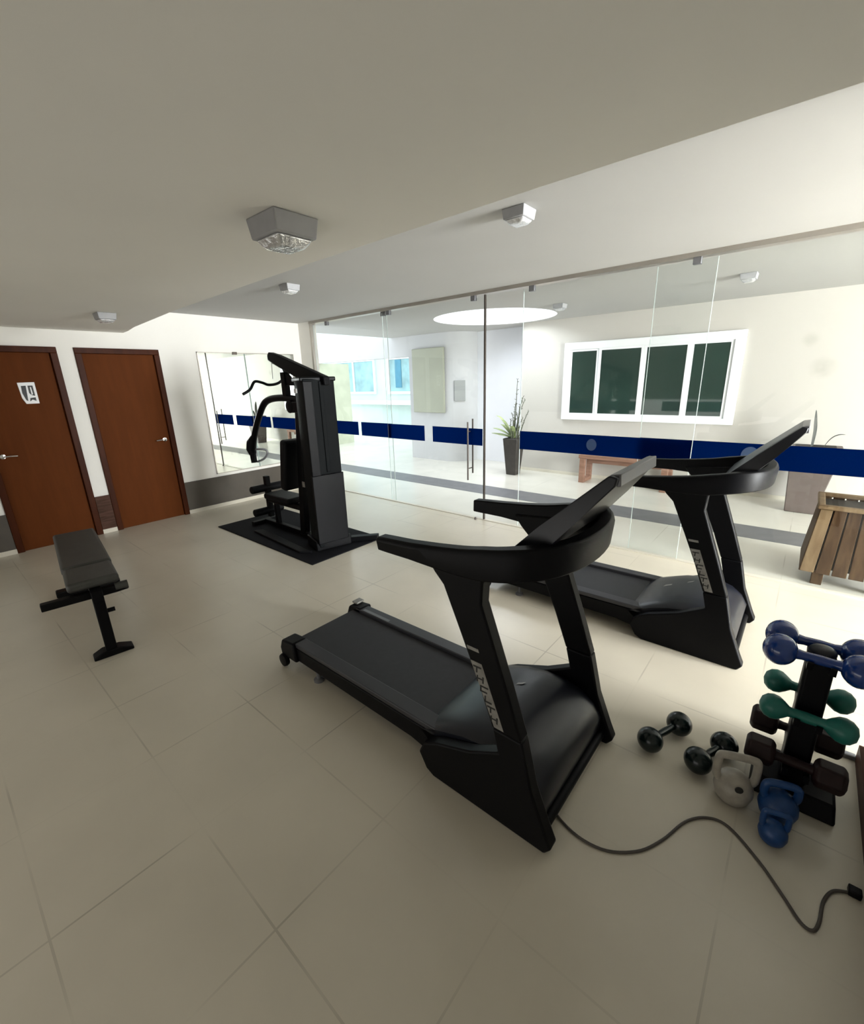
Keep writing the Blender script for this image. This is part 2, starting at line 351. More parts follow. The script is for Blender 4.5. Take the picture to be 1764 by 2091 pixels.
# terrace ceiling with round skylight
sc, sr = (-3.95, 6.2), 0.93
cm = MB(); nseg = 64
x0, x1, y0, y1 = -5.1, -2.8, 5.05, 7.35
def sq(a):
    dx, dy = math.cos(a), math.sin(a)
    tx = ((x1 - sc[0]) if dx > 0 else (x0 - sc[0])) / dx if abs(dx) > 1e-6 else 1e9
    ty = ((y1 - sc[1]) if dy > 0 else (y0 - sc[1])) / dy if abs(dy) > 1e-6 else 1e9
    t = min(tx, ty); return (sc[0] + dx * t, sc[1] + dy * t)
vs = []; fs = []
for k in range(nseg):
    a = 2 * PI * (k + 0.5) / nseg * 1.0 + PI / 4 - PI / nseg
    c = (sc[0] + sr * math.cos(a), sc[1] + sr * math.sin(a)); q = sq(a)
    vs += [(q[0], q[1], HR), (c[0], c[1], HR), (c[0], c[1], HR + 0.45)]
for k in range(nseg):
    i = 3 * k; j = 3 * ((k + 1) % nseg)
    fs += [(i, j, j + 1, i + 1), (i + 1, j + 1, j + 2, i + 2)]
cm.add(vs, fs)
cm.box(-7.2, x0, YG + 0.05, 8.6, HR, HR + 0.2); cm.box(x1, 5.5, YG + 0.05, YF, HR, HR + 0.2)
cm.box(x0, x1, YG + 0.05, y0, HR, HR + 0.2); cm.box(x0, x1, y1, 8.6, HR, HR + 0.2)
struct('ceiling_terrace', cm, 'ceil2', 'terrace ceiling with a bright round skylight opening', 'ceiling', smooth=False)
# far walls
struct('wall_far', MB().box(-4.03, 5.5, YF, YF + 0.15, 0, HR).box(-4.03, -3.9, YF + 0.15, 7.72, 0, HR), 'farwall', 'white wall with the sliding window across the terrace', 'wall', smooth=False)
struct('wall_terrace_light_block', MB().box(5.5, 5.62, 1.5, YF, 0, HR + 0.1), 'farwall', smooth=False)  # unseen wall, added to keep sky light off the far wall
struct('baseboard_far', MB().box(-4.03, 5.5, YF - 0.012, YF, 0, 0.05), 'lightskirt', smooth=False)
cw = []
for k in range(13):
    a = PI / 2 * k / 12
    cw.append((-5.8 + 0.5 * math.sin(a), 7.7 - 0.5 * math.cos(a)))
cw += [(-5.3, 8.6), (-6.7, 8.6), (-6.7, 7.2)]
struct('wall_curved', MB().prism(cw, 'z', 0, HR), 'greywall', 'pale wall with a rounded corner under the skylight', 'wall')
struct('wall_recess', MB().box(-5.3, -3.9, 7.72, 7.85, 0, HR), 'wall_skylit', smooth=False)
struct('trim_3', MB().box(-11.5, -6.7, YF - 0.05, YF + 0.1, 2.14, HR), 'greywall', smooth=False)
struct('wall_garden', MB().box(-10.2, -9.95, 7.2, 8.25, 0, 2.14), 'olivewall', smooth=False)

# ------------------------------------------------------------ doors
def make_door(n, ya, yb, label, handle_side):
    t = sthing('door_%d' % n, label, 'door', (XW, (ya + yb) / 2, 0))
    h = (yb - ya) / 2; fw = 0.06
    obj('door_frame', MB().box(-0.12, 0.025, -h, -h + fw, 0, ZD - fw).box(-0.12, 0.025, h - fw, h, 0, ZD - fw).box(-0.12, 0.025, -h, h, ZD - fw, ZD), 'doorframe', t, bevel=0.004)
    obj('door_leaf', MB().box(-0.055, -0.015, -h + fw, h - fw, 0.0, ZD - fw), 'door', t, bevel=0.003)
    s = handle_side; hy = s * (h - fw - 0.055)
    hb = MB().lathe([(0.024, 0), (0.024, 0.008), (0.010, 0.010), (0.010, 0.045)], (-0.015, hy, 1.02), 16, 'x')
    hb.tube([(0.028, hy, 1.02), (0.030, hy - s * 0.05, 1.022), (0.028, hy - s * 0.11, 1.018)], 0.008, 10)
    tag(obj('door_handle', hb, 'chrome', t), 'steel lever handle', None)
    return t
d1 = make_door(1, 0.45, 1.22, 'leftmost brown wooden door, carrying a white restroom sign', -1)
d2 = make_door(2, 1.37, 2.21, 'plain brown wooden door between the sign-bearing door and the mirror', 1)
# restroom sign on the left door
sg = thing('restroom_sign', 'small white and black restroom sign plate on the leftmost brown door', 'sign', (XW - 0.013, 0.905, 1.64))
obj('plate', MB().prism([(-0.070, 0.105), (0.068, 0.108), (0.066, -0.108), (-0.040, -0.108), (-0.062, -0.05)], 'x', 0, 0.006), 'white', sg, bevel=0.002)
obj('black_field', MB().prism([(-0.046, 0.072), (-0.008, 0.074), (-0.014, -0.01), (-0.02, -0.08), (-0.034, -0.07), (-0.05, 0.0)], 'x', 0.006, 0.008)
    .prism([(0.006, 0.074), (0.046, 0.074), (0.046, -0.03), (0.020, -0.022), (0.004, 0.0)], 'x', 0.006, 0.008)
    .prism([(0.002, -0.05), (0.046, -0.045), (0.046, -0.082), (0.018, -0.066), (-0.006, -0.084)], 'x', 0.006, 0.008), 'signblack', sg, smooth=False)
obj('white_stroke', MB().prism([(0.022, 0.06), (0.030, 0.06), (0.032, -0.012), (0.020, -0.020)], 'x', 0.008, 0.0095), 'white', sg, smooth=False)

# ------------------------------------------------------------ mirror
mi = thing('wall_mirror', 'large wall mirror behind the multi gym on the door wall', 'mirror', (XW, 3.38, 1.28))
obj('mirror_glass', MB().box(0.002, 0.012, -0.71, 0.71, -0.80, 0.80), 'mirror', mi, smooth=False)
fr = MB()
for b in ((-0.72, -0.71, -0.81, 0.81), (0.71, 0.72, -0.81, 0.81), (-0.72, 0.72, 0.80, 0.81), (-0.72, 0.72, -0.81, -0.80)): fr.box(0, 0.016, *b)
obj('mirror_frame', fr, 'alu', mi, smooth=False)
obj('mirror_clip', MB().box(0.0, 0.03, -0.24, -0.18, 0.785, 0.82), 'darkalu', mi, bevel=0.003)

# ------------------------------------------------------------ glass wall
struct('trim_4', MB().box(-5.97, 5.5, YG - 0.035, YG + 0.045, HR - 0.035, HR), 'alu', 'aluminium top track of the glass wall', 'track', smooth=False)
struct('trim_5', MB().box(-5.97, -5.93, YG - 0.03, YG + 0.03, 0, HR - 0.03), 'alu', smooth=False)
struct('trim_6', MB().box(-5.97, 5.5, YG - 0.022, YG + 0.028, 0, 0.008), 'lightskirt', smooth=False)
def pane(n, xa, xb, dy, label, clamps, discs=(), bands=None, handle=None, edge=None):
    t = sthing('window_%d' % n, label, 'glass panel', (xa, YG + dy, 0))
    W = xb - xa
    obj('glass_sheet', MB().box(0, W, -0.004, 0.004, 0.012, HR - 0.05), 'glass', t, smooth=False)
    e = MB().box(-0.002, 0.0015, -0.005, 0.005, 0.012, HR - 0.05).box(W - 0.0015, W + 0.002, -0.005, 0.005, 0.012, HR - 0.05)
    obj('glass_edge', e, 'glassedge', t, smooth=False)
    for (a, b) in (bands or [(xa, xb)]):
        f = obj('safety_film', MB().add([(a - xa + 0.002, -0.005, 0.90), (b - xa - 0.002, -0.005, 0.90), (b - xa - 0.002, -0.005, 1.095), (a - xa + 0.002, -0.005, 1.095)], [(0, 1, 2, 3)]), 'film', t, smooth=False); f['label'] = 'navy blue adhesive safety band'
    for cx in clamps:
        obj('roller_clamp', MB().box(cx - xa - 0.03, cx - xa + 0.03, -0.02, 0.02, HR - 0.085, HR - 0.03), 'greydecal', t, bevel=0.004)
    for cx, r in discs:
        obj('finger_pull', MB().add([(cx - xa + r * math.cos(2 * PI * k / 28), -0.007, 1.0 + r * 1.15 * math.sin(2 * PI * k / 28)) for k in range(28)], [tuple(range(28))]), 'filmdot', t)
    if handle is not None:
        hx = handle - xa
        hb = MB().tube([(hx, -0.05, 0.48), (hx, -0.05, 1.17)], 0.010, 12).tube([(hx, -0.05, 0.62), (hx, 0.0, 0.62)], 0.007, 8).tube([(hx, -0.05, 1.06), (hx, 0.0, 1.06)], 0.007, 8)
        hb.tube([(hx, 0.05, 0.55), (hx, 0.05, 1.2)], 0.010, 12).tube([(hx, 0.05, 0.62), (hx, 0.0, 0.62)], 0.007, 8).tube([(hx, 0.05, 1.06), (hx, 0.0, 1.06)], 0.007, 8)
        tag(obj('pull_handle', hb, 'darkalu', t), 'dark vertical pull handle', None)
    if edge:
        obj('edge_profile', MB().box(edge - xa - 0.009, edge - xa + 0.009, -0.012, 0.012, 0.0, HR - 0.04), 'darkalu', t, bevel=0.002)
    return t
pane(1, -5.93, -4.36, 0.02, 'fixed glass panel beside the door wall, left end of the glass wall', [-5.6, -4.42], bands=[(-5.93, -5.06), (-5.0, -4.36)])
pane(2, -4.42, -2.84, 0.0, 'sliding glass panel ending at the dark upright by the opening', [-4.3, -2.99], bands=[(-4.42, -3.75), (-3.62, -2.86)], handle=-3.04, edge=-2.84)
pane(3, -2.38, -0.73, 0.0, 'glass panel right of the door opening, in front of the terrace window', [-2.29, -0.87], discs=[(-1.59, 0.05)], handle=None)
pane(4, -1.16, 1.0, 0.024, 'glass panel at the right edge, in front of the slatted wooden planter', [0.7], discs=[(-0.32, 0.06)])
pane(5, 0.96, 5.4, 0.0, 'rightmost glass panel beyond the frame edge', [1.2, 5.0])
obj_floorstop = tag(obj('door_stop', MB().lathe([(0.014, 0), (0.014, 0.02), (0.010, 0.028)], (-2.93, YG - 0.05, 0), 14), 'darkalu'), 'small dark floor stop at the foot of the dark glass upright', 'door stop')

# ------------------------------------------------------------ far window
wx0, wx1, wz0, wz1 = -3.24, -0.79, 0.95, 2.16
t = sthing('window_6', 'white framed sliding window with four dark panes across the terrace', 'window', ((wx0 + wx1) / 2, YF, (wz0 + wz1) / 2))
hw, hh = (wx1 - wx0) / 2, (wz1 - wz0) / 2
obj('window_frame', MB().box(-hw, -hw + 0.09, -0.05, 0, -hh + 0.08, hh - 0.11).box(hw - 0.12, hw, -0.05, 0, -hh + 0.08, hh - 0.11).box(-hw, hw, -0.05, 0, hh - 0.11, hh).box(-hw, hw, -0.05, 0, -hh, -hh + 0.08), 'whiteframe', t, bevel=0.006)
xs = [-hw + 0.09, -0.66, 0.0, 0.60, hw - 0.12]
for k in range(4):
    a, b = xs[k], xs[k + 1]
    yy = -0.012 if k in (0, 3) else -0.026
    s = obj('sash', MB().box(a, a + 0.04, yy - 0.02, yy, -hh + 0.08, hh - 0.11).box(b - 0.04, b, yy - 0.02, yy, -hh + 0.08, hh - 0.11)
            .box(a + 0.04, b - 0.04, yy - 0.02, yy, hh - 0.14, hh - 0.11).box(a + 0.04, b - 0.04, yy - 0.02, yy, -hh + 0.08, -hh + 0.11), 'whiteframe', t, bevel=0.003)
    obj('pane', MB().box(a + 0.04, b - 0.04, yy - 0.011, yy - 0.007, -hh + 0.11, hh - 0.14), 'winglass', s, smooth=False)

# panel, plate, outlet, distant building
tag(obj('window_blind', MB().box(-6.55, -5.72, 7.13, 7.19, 1.0, 2.27), 'panel', bevel=0.01), 'olive-beige rectangular blind on the pale curved wall beyond the glass', 'blind')
pl = MB().box(-0.11, 0.11, -0.012, 0.012, -0.20, 0.20); pl.xf(Matrix.Translation((-5.45, 7.32, 1.43)) @ Matrix.Rotation(math.radians(40), 4, 'Z'))
tag(obj('wall_plate', pl, 'greypanel', bevel=0.004), 'small grey upright plate on the curved wall corner', 'plate')
ot = thing('wall_outlet', 'small white outlet low on the terrace wall left of the taupe planter', 'outlet', (-0.23, YF, 0.40))
obj('cover_plate', MB().box(-0.035, 0.035, -0.010, 0, -0.055, 0.055), 'greywall', ot, bevel=0.003)
obj('socket_insert', MB().box(-0.018, 0.018, -0.013, -0.010, -0.035, 0.035), 'greypanel', ot, bevel=0.002)
bd = thing('neighbour_building', 'pale aqua building with teal windows seen through the left glass panels', 'building', (-11, 10.6, 0))
obj('wall', MB().box(-4.5, 4.2, 0, 0.3, 0, 5.0), 'aqua', bd, smooth=False)
obj('ledge', MB().box(-4.5, 4.2, -0.25, 0, 0.92, 1.05), 'whiteframe', bd, smooth=False)
obj('ledge', MB().box(-4.5, 4.2, -0.25, 0, 2.55, 2.75), 'whiteframe', bd, smooth=False)
for (a, b) in ((-2.6, -0.4), (0.2, 2.6)):
    wf = MB().box(a, b, -0.06, 0, 1.25, 1.33).box(a, b, -0.06, 0, 2.32, 2.4)
    for q in (a, (a + b) / 2 - 0.04, b - 0.08): wf.box(q, q + 0.08, -0.058, 0, 1.33, 2.32)
    wo = obj('window', wf, 'whiteframe', bd, smooth=False)
    obj('pane', MB().box(a + 0.05, b - 0.05, -0.03, -0.01, 1.30, 2.36), 'aquaglass', wo, smooth=False)
    obj('curtain', MB().box(a + 0.35, a + 0.62, -0.045, -0.032, 1.45, 2.30), 'curtain', wo, smooth=False)

# ------------------------------------------------------------ ceiling lamps
def make_lamp(loc, label, s=0.18, h=0.075, rot=0):
    t = thing('ceiling_light', label, 'ceiling light', loc, rot, 'square surface mounted ceiling lights')
    obj('lamp_body', MB().frustum((-s * .5, s * .5, -s * .5, s * .5), (-s * .56, s * .56, -s * .56, s * .56), -h, 0), 'lampbody', t, bevel=0.006)
    obj('diffuser', MB().frustum((-s * .30, s * .30, -s * .30, s * .30), (-s * .47, s * .47, -s * .47, s * .47), -h - 0.035, -h), 'lampglass', t, bevel=0.012, seg=3)
    return t
lamp = make_lamp((-1.72, 1.15, HC), 'largest square ceiling light, in the middle of the lowered grey ceiling')
dup(lamp, (-1.42, 2.47, HR), 0, 'square ceiling light with bright glass, on the raised strip above the glass opening').scale = (0.7, 0.7, 0.7)
dup(lamp, (-4.75, 1.32, HC), 0, 'pale square ceiling light near the doors, on the lowered ceiling').scale = (0.7, 0.7, 0.7)
dup(lamp, (-3.92, 2.62, HR), 0, 'small ceiling light on the raised strip above the multi gym').scale = (0.7, 0.7, 0.7)
dup(lamp, (-0.67, 5.55, HR), 0, 'ceiling light on the terrace ceiling, above and right of the white framed window').scale = (0.7, 0.7, 0.7)
dup(lamp, (-2.70, 5.80, HR), 0, 'ceiling light on the terrace ceiling just right of the skylight').scale = (0.7, 0.7, 0.7)

# ------------------------------------------------------------ treadmills
def make_treadmill(loc, label):
    t = thing('treadmill', label, 'treadmill', loc, 0, 'black treadmills facing the right wall')
    W = 0.69
    foot = [(0.0, 0.0), (0.025, 0.035), (0.0, 0.09), (-0.06, 0.24), (-0.105, 0.43), (-0.225, 0.43), (-0.20, 0.33), (-0.33, 0.255), (-0.50, 0.19), (-0.57, 0.15), (-0.60, 0.09), (-0.56, 0.02), (-0.52, 0.0)]
    upr = [(-0.105, 0.43), (-0.17, 0.62), (-0.275, 0.91), (-0.27, 1.00), (-0.20, 1.06), (-0.52, 1.03), (-0.48, 0.98), (-0.44, 0.94), (-0.36, 0.76), (-0.29, 0.60), (-0.225, 0.43)]
    for s, y in ((0, 0.0), (1, W - 0.055)):
        obj('side_foot', MB().prism(foot, 'y', y, y + 0.055), 'blackpl', t, bevel=0.008)
        u = obj('upright', MB().prism(upr, 'y', y, y + 0.055), 'black', t, bevel=0.008)
        yo = -0.0015 if s == 0 else W + 0.0015
        y2 = 0.0 if s == 0 else W
        if True:
            a, b = min(yo, y2), max(yo, y2)
            d = MB().prism([(-0.335, 0.735), (-0.285, 0.735), (-0.281, 0.722), (-0.331, 0.722)], 'y', a, b)
            d.prism([(-0.318, 0.68), (-0.270, 0.68), (-0.175, 0.44), (-0.215, 0.44)], 'y', a, b)
            dd = obj('logo_plate', d, 'decal', u, smooth=False)
            gl = MB(); a2 = a - 0.001 if s == 0 else b; b2 = a if s == 0 else b + 0.001
            z = 0.665
            k = 0
            def lx(z): return -0.318 + (0.68 - z) * 0.42
            while z > 0.47:
                x = lx(z) + 0.006; hgt = 0.026
                if k % 4 == 0: gl.box(x, x + 0.034, a2, b2, z - 0.006, z).box(x + 0.012, x + 0.018, a2, b2, z - hgt, z)
                elif k % 4 == 1: gl.box(x, x + 0.006, a2, b2, z - hgt, z).box(x + 0.024, x + 0.030, a2, b2, z - hgt, z).box(x, x + 0.03, a2, b2, z - 0.014, z - 0.009)
                elif k % 4 == 2: gl.box(x, x + 0.034, a2, b2, z - 0.006, z).box(x, x + 0.006, a2, b2, z - hgt, z).box(x, x + 0.03, a2, b2, z - hgt, z - hgt + 0.006)
                else: gl.box(x + 0.004, x + 0.01, a2, b2, z - hgt, z).box(x + 0.004, x + 0.034, a2, b2, z - hgt, z - hgt + 0.006)
                z -= 0.036; k += 1
            obj('lettering', gl, 'signblack', dd, smooth=False)
    obj('deck_frame', MB().prism([(-1.70, 0.075), (-1.72, 0.11), (-1.70, 0.155), (-0.2, 0.165), (-0.08, 0.165), (-0.05, 0.06), (-0.50, 0.03), (-0.7, 0.065)], 'y', 0.055, W - 0.055), 'blackpl', t, bevel=0.006)
    obj('running_belt', MB().prism([(-1.705, 0.10), (-1.715, 0.13), (-1.695, 0.163), (-0.60, 0.172), (-0.60, 0.165), (-1.69, 0.155), (-1.70, 0.13), (-1.695, 0.10)], 'y', 0.135, W - 0.135), 'belt', t)
    for y in (0.055, W - 0.135):
        obj('side_rail', MB().prism([(-1.68, 0.16), (-1.66, 0.185), (-0.55, 0.195), (-0.52, 0.165)], 'y', y, y + 0.078), 'rail', t, bevel=0.005)
    for y in (0.035, W - 0.135):
        e = obj('end_cap', MB().prism([(-1.755, 0.07), (-1.765, 0.12), (-1.74, 0.18), (-1.62, 0.192), (-1.60, 0.07)], 'y', y, y + 0.10), 'blackpl', t, bevel=0.012)
    for y in (0.02, W - 0.05):
        obj('rear_wheel', MB().lathe([(0.012, -0.016), (0.038, -0.013), (0.042, 0.0), (0.038, 0.013), (0.012, 0.016)], (-1.73, y + 0.015, 0.045), 20, 'y'), 'blackpl', t)
        obj('adjuster_foot', MB().lathe([(0.03, 0), (0.03, 0.012), (0.012, 0.02), (0.012, 0.10)], (-1.45, y + 0.06, 0.0), 16), 'greydecal', t)
    o = obj('corner_guard', MB().box(-1.742, -1.69, W - 0.10, W - 0.035, 0.188, 0.200), 'decal', t, bevel=0.003); o['label'] = 'pale grey corner guard'
    o = obj('size_sticker', MB().box(-1.60, -1.36, W - 0.128, W - 0.105, 0.1855, 0.1885), 'greydecal', t, smooth=False)
    hoodp = [(-0.63, 0.165), (-0.58, 0.20), (-0.50, 0.235), (-0.40, 0.275), (-0.30, 0.295), (-0.21, 0.295), (-0.13, 0.27), (-0.07, 0.22), (-0.035, 0.15), (-0.04, 0.07), (-0.10, 0.045), (-0.5, 0.045)]
    hm = MB(); ys = [0.055, 0.075, 0.12, 0.20, W - 0.20, W - 0.12, W - 0.075, W - 0.055]; sc_ = [0.86, 0.93, 0.98, 1.0, 1.0, 0.98, 0.93, 0.86]
    n = len(hoodp); vs = []
    for y, s in zip(ys, sc_):
        for (x, z) in hoodp: vs.append((x, y, 0.05 + (z - 0.05) * s))
    fs = [(i * n + k, i * n + (k + 1) % n, (i + 1) * n + (k + 1) % n, (i + 1) * n + k) for i in range(len(ys) - 1) for k in range(n)]
    fs += [tuple(range(n)), tuple((len(ys) - 1) * n + k for k in range(n))]
    hm.add(vs, fs)
    hd = obj('motor_hood', hm, 'hood', t)
    st = MB().add([(-0.50, 0.37, 0.2385), (-0.34, 0.44, 0.291), (-0.33, 0.46, 0.2935), (-0.49, 0.40, 0.242)], [(0, 1, 2, 3)])
    tag(obj('hood_glint', st, 'decal', hd), None, None)  # painted glint: pale streak for a reflection on the hood
    obj('cross_bar', MB().tube([(-0.035, 0.05, 0.045), (-0.035, W - 0.05, 0.045)], 0.022, 14), 'black', t)
    obj('rear_cross_bar', MB().box(-0.50, -0.46, 0.05, W - 0.05, 0.02, 0.05), 'black', t, bevel=0.004)
    # console: wrap-around tray with two arms
    path = [(-0.765, 0.01, 1.03), (-0.60, 0.01, 1.035), (-0.42, 0.015, 1.04), (-0.28, 0.015, 1.055), (-0.17, 0.03, 1.075), (-0.09, 0.09, 1.085), (-0.045, 0.20, 1.085), (-0.03, 0.345, 1.085),
            (-0.045, 0.49, 1.085), (-0.09, 0.60, 1.085), (-0.17, 0.66, 1.075), (-0.28, 0.675, 1.055), (-0.42, 0.675, 1.04), (-0.60, 0.68, 1.035), (-0.765, 0.68, 1.03)]
    hts = [0.030, 0.036, 0.05, 0.06, 0.06, 0.058, 0.055, 0.055, 0.055, 0.058, 0.06, 0.06, 0.05, 0.036, 0.030]
    sp = smoothpath(path, 3); hs = []
    for i in range(len(path) - 1):
        for k in range(3): hs.append(hts[i] + (hts[i + 1] - hts[i]) * k / 3)
    hs.append(hts[-1])
    secs = [[(-0.028, -h), (0.022, -h * 0.9), (0.03, h * 0.6), (0.022, h), (-0.026, h)] for h in hs]
    obj('handrail_tray', MB().sweep(sp, secs), 'blackpl', t, bevel=0.006)
    obj('dashboard', MB().prism([(-0.26, 1.045), (-0.23, 1.085), (-0.17, 1.105), (-0.125, 1.10), (-0.125, 1.035)], 'y', 0.045, W - 0.045), 'blackpl', t, bevel=0.008)
    scr = [(-0.22, 1.055), (-0.235, 1.085), (-0.12, 1.20), (0.065, 1.375), (0.09, 1.370), (0.085, 1.345), (-0.01, 1.225), (-0.10, 1.115)]
    sm = MB(); n = len(scr)
    yw = [(0.10, 0.59)] * 2 + [(0.085, 0.605)] * 1 + [(0.14, 0.55)] * 3 + [(0.09, 0.60)] + [(0.10, 0.59)]
    sm.add([(x, a, z) for (x, z), (a, b) in zip(scr, yw)] + [(x, b, z) for (x, z), (a, b) in zip(scr, yw)],
           [tuple(range(n)), tuple(range(2 * n - 1, n - 1, -1))] + [(i, i + n, (i + 1) % n + n, (i + 1) % n) for i in range(n)])
    so = obj('screen_console', sm, 'hood', t, bevel=0.005)
    obj('display_glass', MB().add([(-0.112, 0.12, 1.2095), (-0.112, 0.57, 1.2095), (0.050, 0.52, 1.3628), (0.050, 0.17, 1.3628)], [(0, 1, 2, 3)]), 'hood', so, smooth=False)
    obj('top_trim', MB().prism([(0.060, 1.373), (0.092, 1.379), (0.095, 1.342), (0.083, 1.340)], 'y', 0.16, 0.53), 'greydecal', so, bevel=0.003)
    obj('safety_key', MB().box(-0.17, -0.14, 0.33, 0.36, 1.11, 1.135), 'maroon', so, bevel=0.004)
    return t
tm1 = make_treadmill((-0.475, 1.115, 0), 'nearest black treadmill in the middle foreground, with the brown cord at its foot')
tm2 = dup(tm1, (-0.085, 2.745, 0), 0, 'farther black treadmill, standing between the nearest one and the glass wall')

# ------------------------------------------------------------ multi gym and its mat
tag(obj('rubber_mat', MB().box(-5.32, -3.375, 2.17, 3.09, 0, 0.010), 'rubber', bevel=0.003), 'black rectangular rubber mat under the multi gym', 'floor mat')
G = Vector((-4.2, 2.63, 0.0105))
gy = thing('multi_gym', 'black multi gym station with weight tower and overhead pulley on a rubber mat', 'gym machine', tuple(G))
def gp(name, mb, m, parent=gy, shift=True, **k): return obj(name, mb.move((-G.x, -G.y, 0)), m, parent, **k)
yc = 2.63
# weight tower shroud
tw = [(-3.585, 2.42), (-3.535, 2.74), (-3.80, 2.78), (-3.845, 2.50), (-3.70, 2.44)]
gp('weight_tower', MB().prism(tw, 'z', 0.03, 1.685), 'shroud', bevel=0.012)
gp('tower_rib', MB().prism([(-3.583, 2.415), (-3.572, 2.505), (-3.560, 2.503), (-3.571, 2.413)], 'z', 0.06, 1.66), 'black', bevel=0.004)
gp('tower_rib', MB().prism([(-3.562, 2.575), (-3.556, 2.615), (-3.545, 2.613), (-3.551, 2.573)], 'z', 0.8, 1.66), 'shroud', bevel=0.004)
gp('tower_cap', MB().prism([(-3.60, 2.40), (-3.52, 2.75), (-3.81, 2.80), (-3.87, 2.49)], 'z', 1.66, 1.70), 'black', bevel=0.01)
gp('tower_base', MB().prism([(-3.60, 2.39), (-3.50, 2.76), (-3.83, 2.81), (-3.88, 2.47)], 'z', 0, 0.11), 'black', bevel=0.01)
lg = gp('tower_label', MB().box(-3.70, -3.655, 2.395, 2.40, 1.56, 1.60), 'white', smooth=False)
gp('lower_shroud', MB().prism([(-3.565, 2.40), (-3.505, 2.73), (-3.53, 2.75), (-3.60, 2.41)], 'z', 0.08, 0.78), 'black', bevel=0.006)
# overhead boom and pulleys
gp('boom', MB().prism([(-4.43, 1.935), (-4.40, 1.965), (-4.25, 1.93), (-3.50, 1.70), (-3.49, 1.62), (-3.95, 1.70), (-4.30, 1.83), (-4.43, 1.885)], 'y', 2.595, 2.665), 'black', bevel=0.01)
for (x, z) in ((-4.36, 1.895), (-4.16, 1.80)):
    gp('pulley', MB().lathe([(0.02, -0.014), (0.05, -0.012), (0.040, 0.0), (0.05, 0.012), (0.02, 0.014)], (x, yc, z), 22, 'y'), 'blackpl')
gp('cable', MB().tube([(-4.41, yc, 1.89), (-4.43, yc, 1.70)], 0.003, 8), 'greydecal')
lb = smoothpath([(-4.44, 2.28, 1.555), (-4.43, 2.36, 1.60), (-4.43, 2.42, 1.675), (-4.43, 2.50, 1.665), (-4.43, 2.58, 1.640), (-4.43, 2.70, 1.660), (-4.43, 2.82, 1.75), (-4.43, 2.92, 1.80), (-4.43, 3.0, 1.76)], 5)
gp('lat_bar', MB().tube(lb, 0.014, 12), 'black')
# vertical pad post
gp('upper_post', MB().box(-4.235, -4.165, 2.60, 2.66, 1.50, 1.76), 'black', bevel=0.006)
gp('gusset', MB().prism([(-4.18, 1.77), (-4.10, 1.72), (-4.03, 1.65), (-4.04, 1.625), (-4.18, 1.63)], 'y', 2.615, 2.645), 'black', bevel=0.004)
# main column
gp('main_column', MB().prism([(-4.02, 1.52), (-3.93, 1.52), (-4.11, 0.02), (-4.20, 0.02)], 'y', 2.595, 2.665), 'black', bevel=0.006)
gp('top_link', MB().box(-4.04, -3.80, 2.60, 2.66, 1.45, 1.52), 'black', bevel=0.006)
gp('pivot_hub', MB().lathe([(0.03, -0.06), (0.065, -0.05), (0.065, 0.05), (0.03, 0.06)], (-4.10, yc, 1.42), 24, 'y'), 'blackpl')
gp('hub_bracket', MB().box(-4.12, -3.82, 2.58, 2.68, 1.36, 1.47), 'black', bevel=0.01)
pa = smoothpath([(-4.0, yc, 1.49), (-4.3, yc, 1.505), (-4.55, yc, 1.485), (-4.70, yc, 1.42), (-4.85, yc, 1.26), (-4.97, yc, 1.10), (-5.08, yc, 0.90), (-5.08, yc, 0.74)], 5)
pr = gp('press_arm', MB().tube(pa, 0.036, 14), 'black')
gp('foam_grip', MB().tube([(-5.00, yc, 1.06), (-5.08, yc, 0.98), (-5.11, yc, 0.90), (-5.09, yc, 0.84)], [0.036, 0.058, 0.058, 0.042], 16), 'vinyl', parent=pr)
gp('press_handle', MB().tube(smoothpath([(-5.06, 2.65, 0.90), (-5.03, 2.76, 0.885), (-5.02, 2.78, 0.84), (-5.04, 2.74, 0.775), (-5.07, 2.66, 0.745)], 4), 0.013, 10), 'greydecal', parent=pr)
# backrest and seat
bkm = MB().box(-0.055, 0.055, -0.15, 0.15, 0, 0.56)
bkm.xf(Matrix.Translation((-4.27, yc, 0.53)) @ Matrix.Rotation(math.radians(11), 4, 'Y'))
gp('backrest', bkm, 'vinyl', bevel=0.035, seg=4)
gp('seat_pad', MB().box(-4.74, -4.22, 2.50, 2.76, 0.36, 0.43), 'vinyl', bevel=0.025, seg=4)
gp('seat_beam', MB().box(-4.86, -4.10, 2.60, 2.66, 0.29, 0.355), 'black', bevel=0.006)
gp('front_leg', MB().box(-4.72, -4.665, 2.605, 2.655, 0.02, 0.30), 'black', bevel=0.004)
gp('leg_lever', MB().box(-4.88, -4.82, 2.60, 2.66, 0.10, 0.60), 'black', bevel=0.006)
for nm, z, ya, yb in (('roller_pad', 0.46, 2.42, 2.90), ('roller_pad', 0.18, 2.42, 2.80)):
    gp(nm, MB().lathe([(0.02, 0), (0.038, 0.004), (0.045, 0.012), (0.045, yb - ya - 0.012), (0.038, yb - ya - 0.004), (0.02, yb - ya)], (-4.86, ya, z), 20, 'y'), 'vinyl')
gp('base_rail', MB().box(-4.98, -3.86, 2.60, 2.66, 0.0, 0.05), 'black', bevel=0.005)
gp('front_foot', MB().box(-5.02, -4.95, 2.45, 2.80, 0.0, 0.045), 'black', bevel=0.005)
gp('rear_foot', MB().prism([(-3.72, 2.70), (-3.64, 2.66), (-3.36, 3.00), (-3.40, 3.06)], 'z', 0, 0.055), 'black', bevel=0.006)
gp('weight_label', MB().box(-4.045, -4.0, 2.591, 2.594, 0.58, 0.64), 'decal', smooth=False)
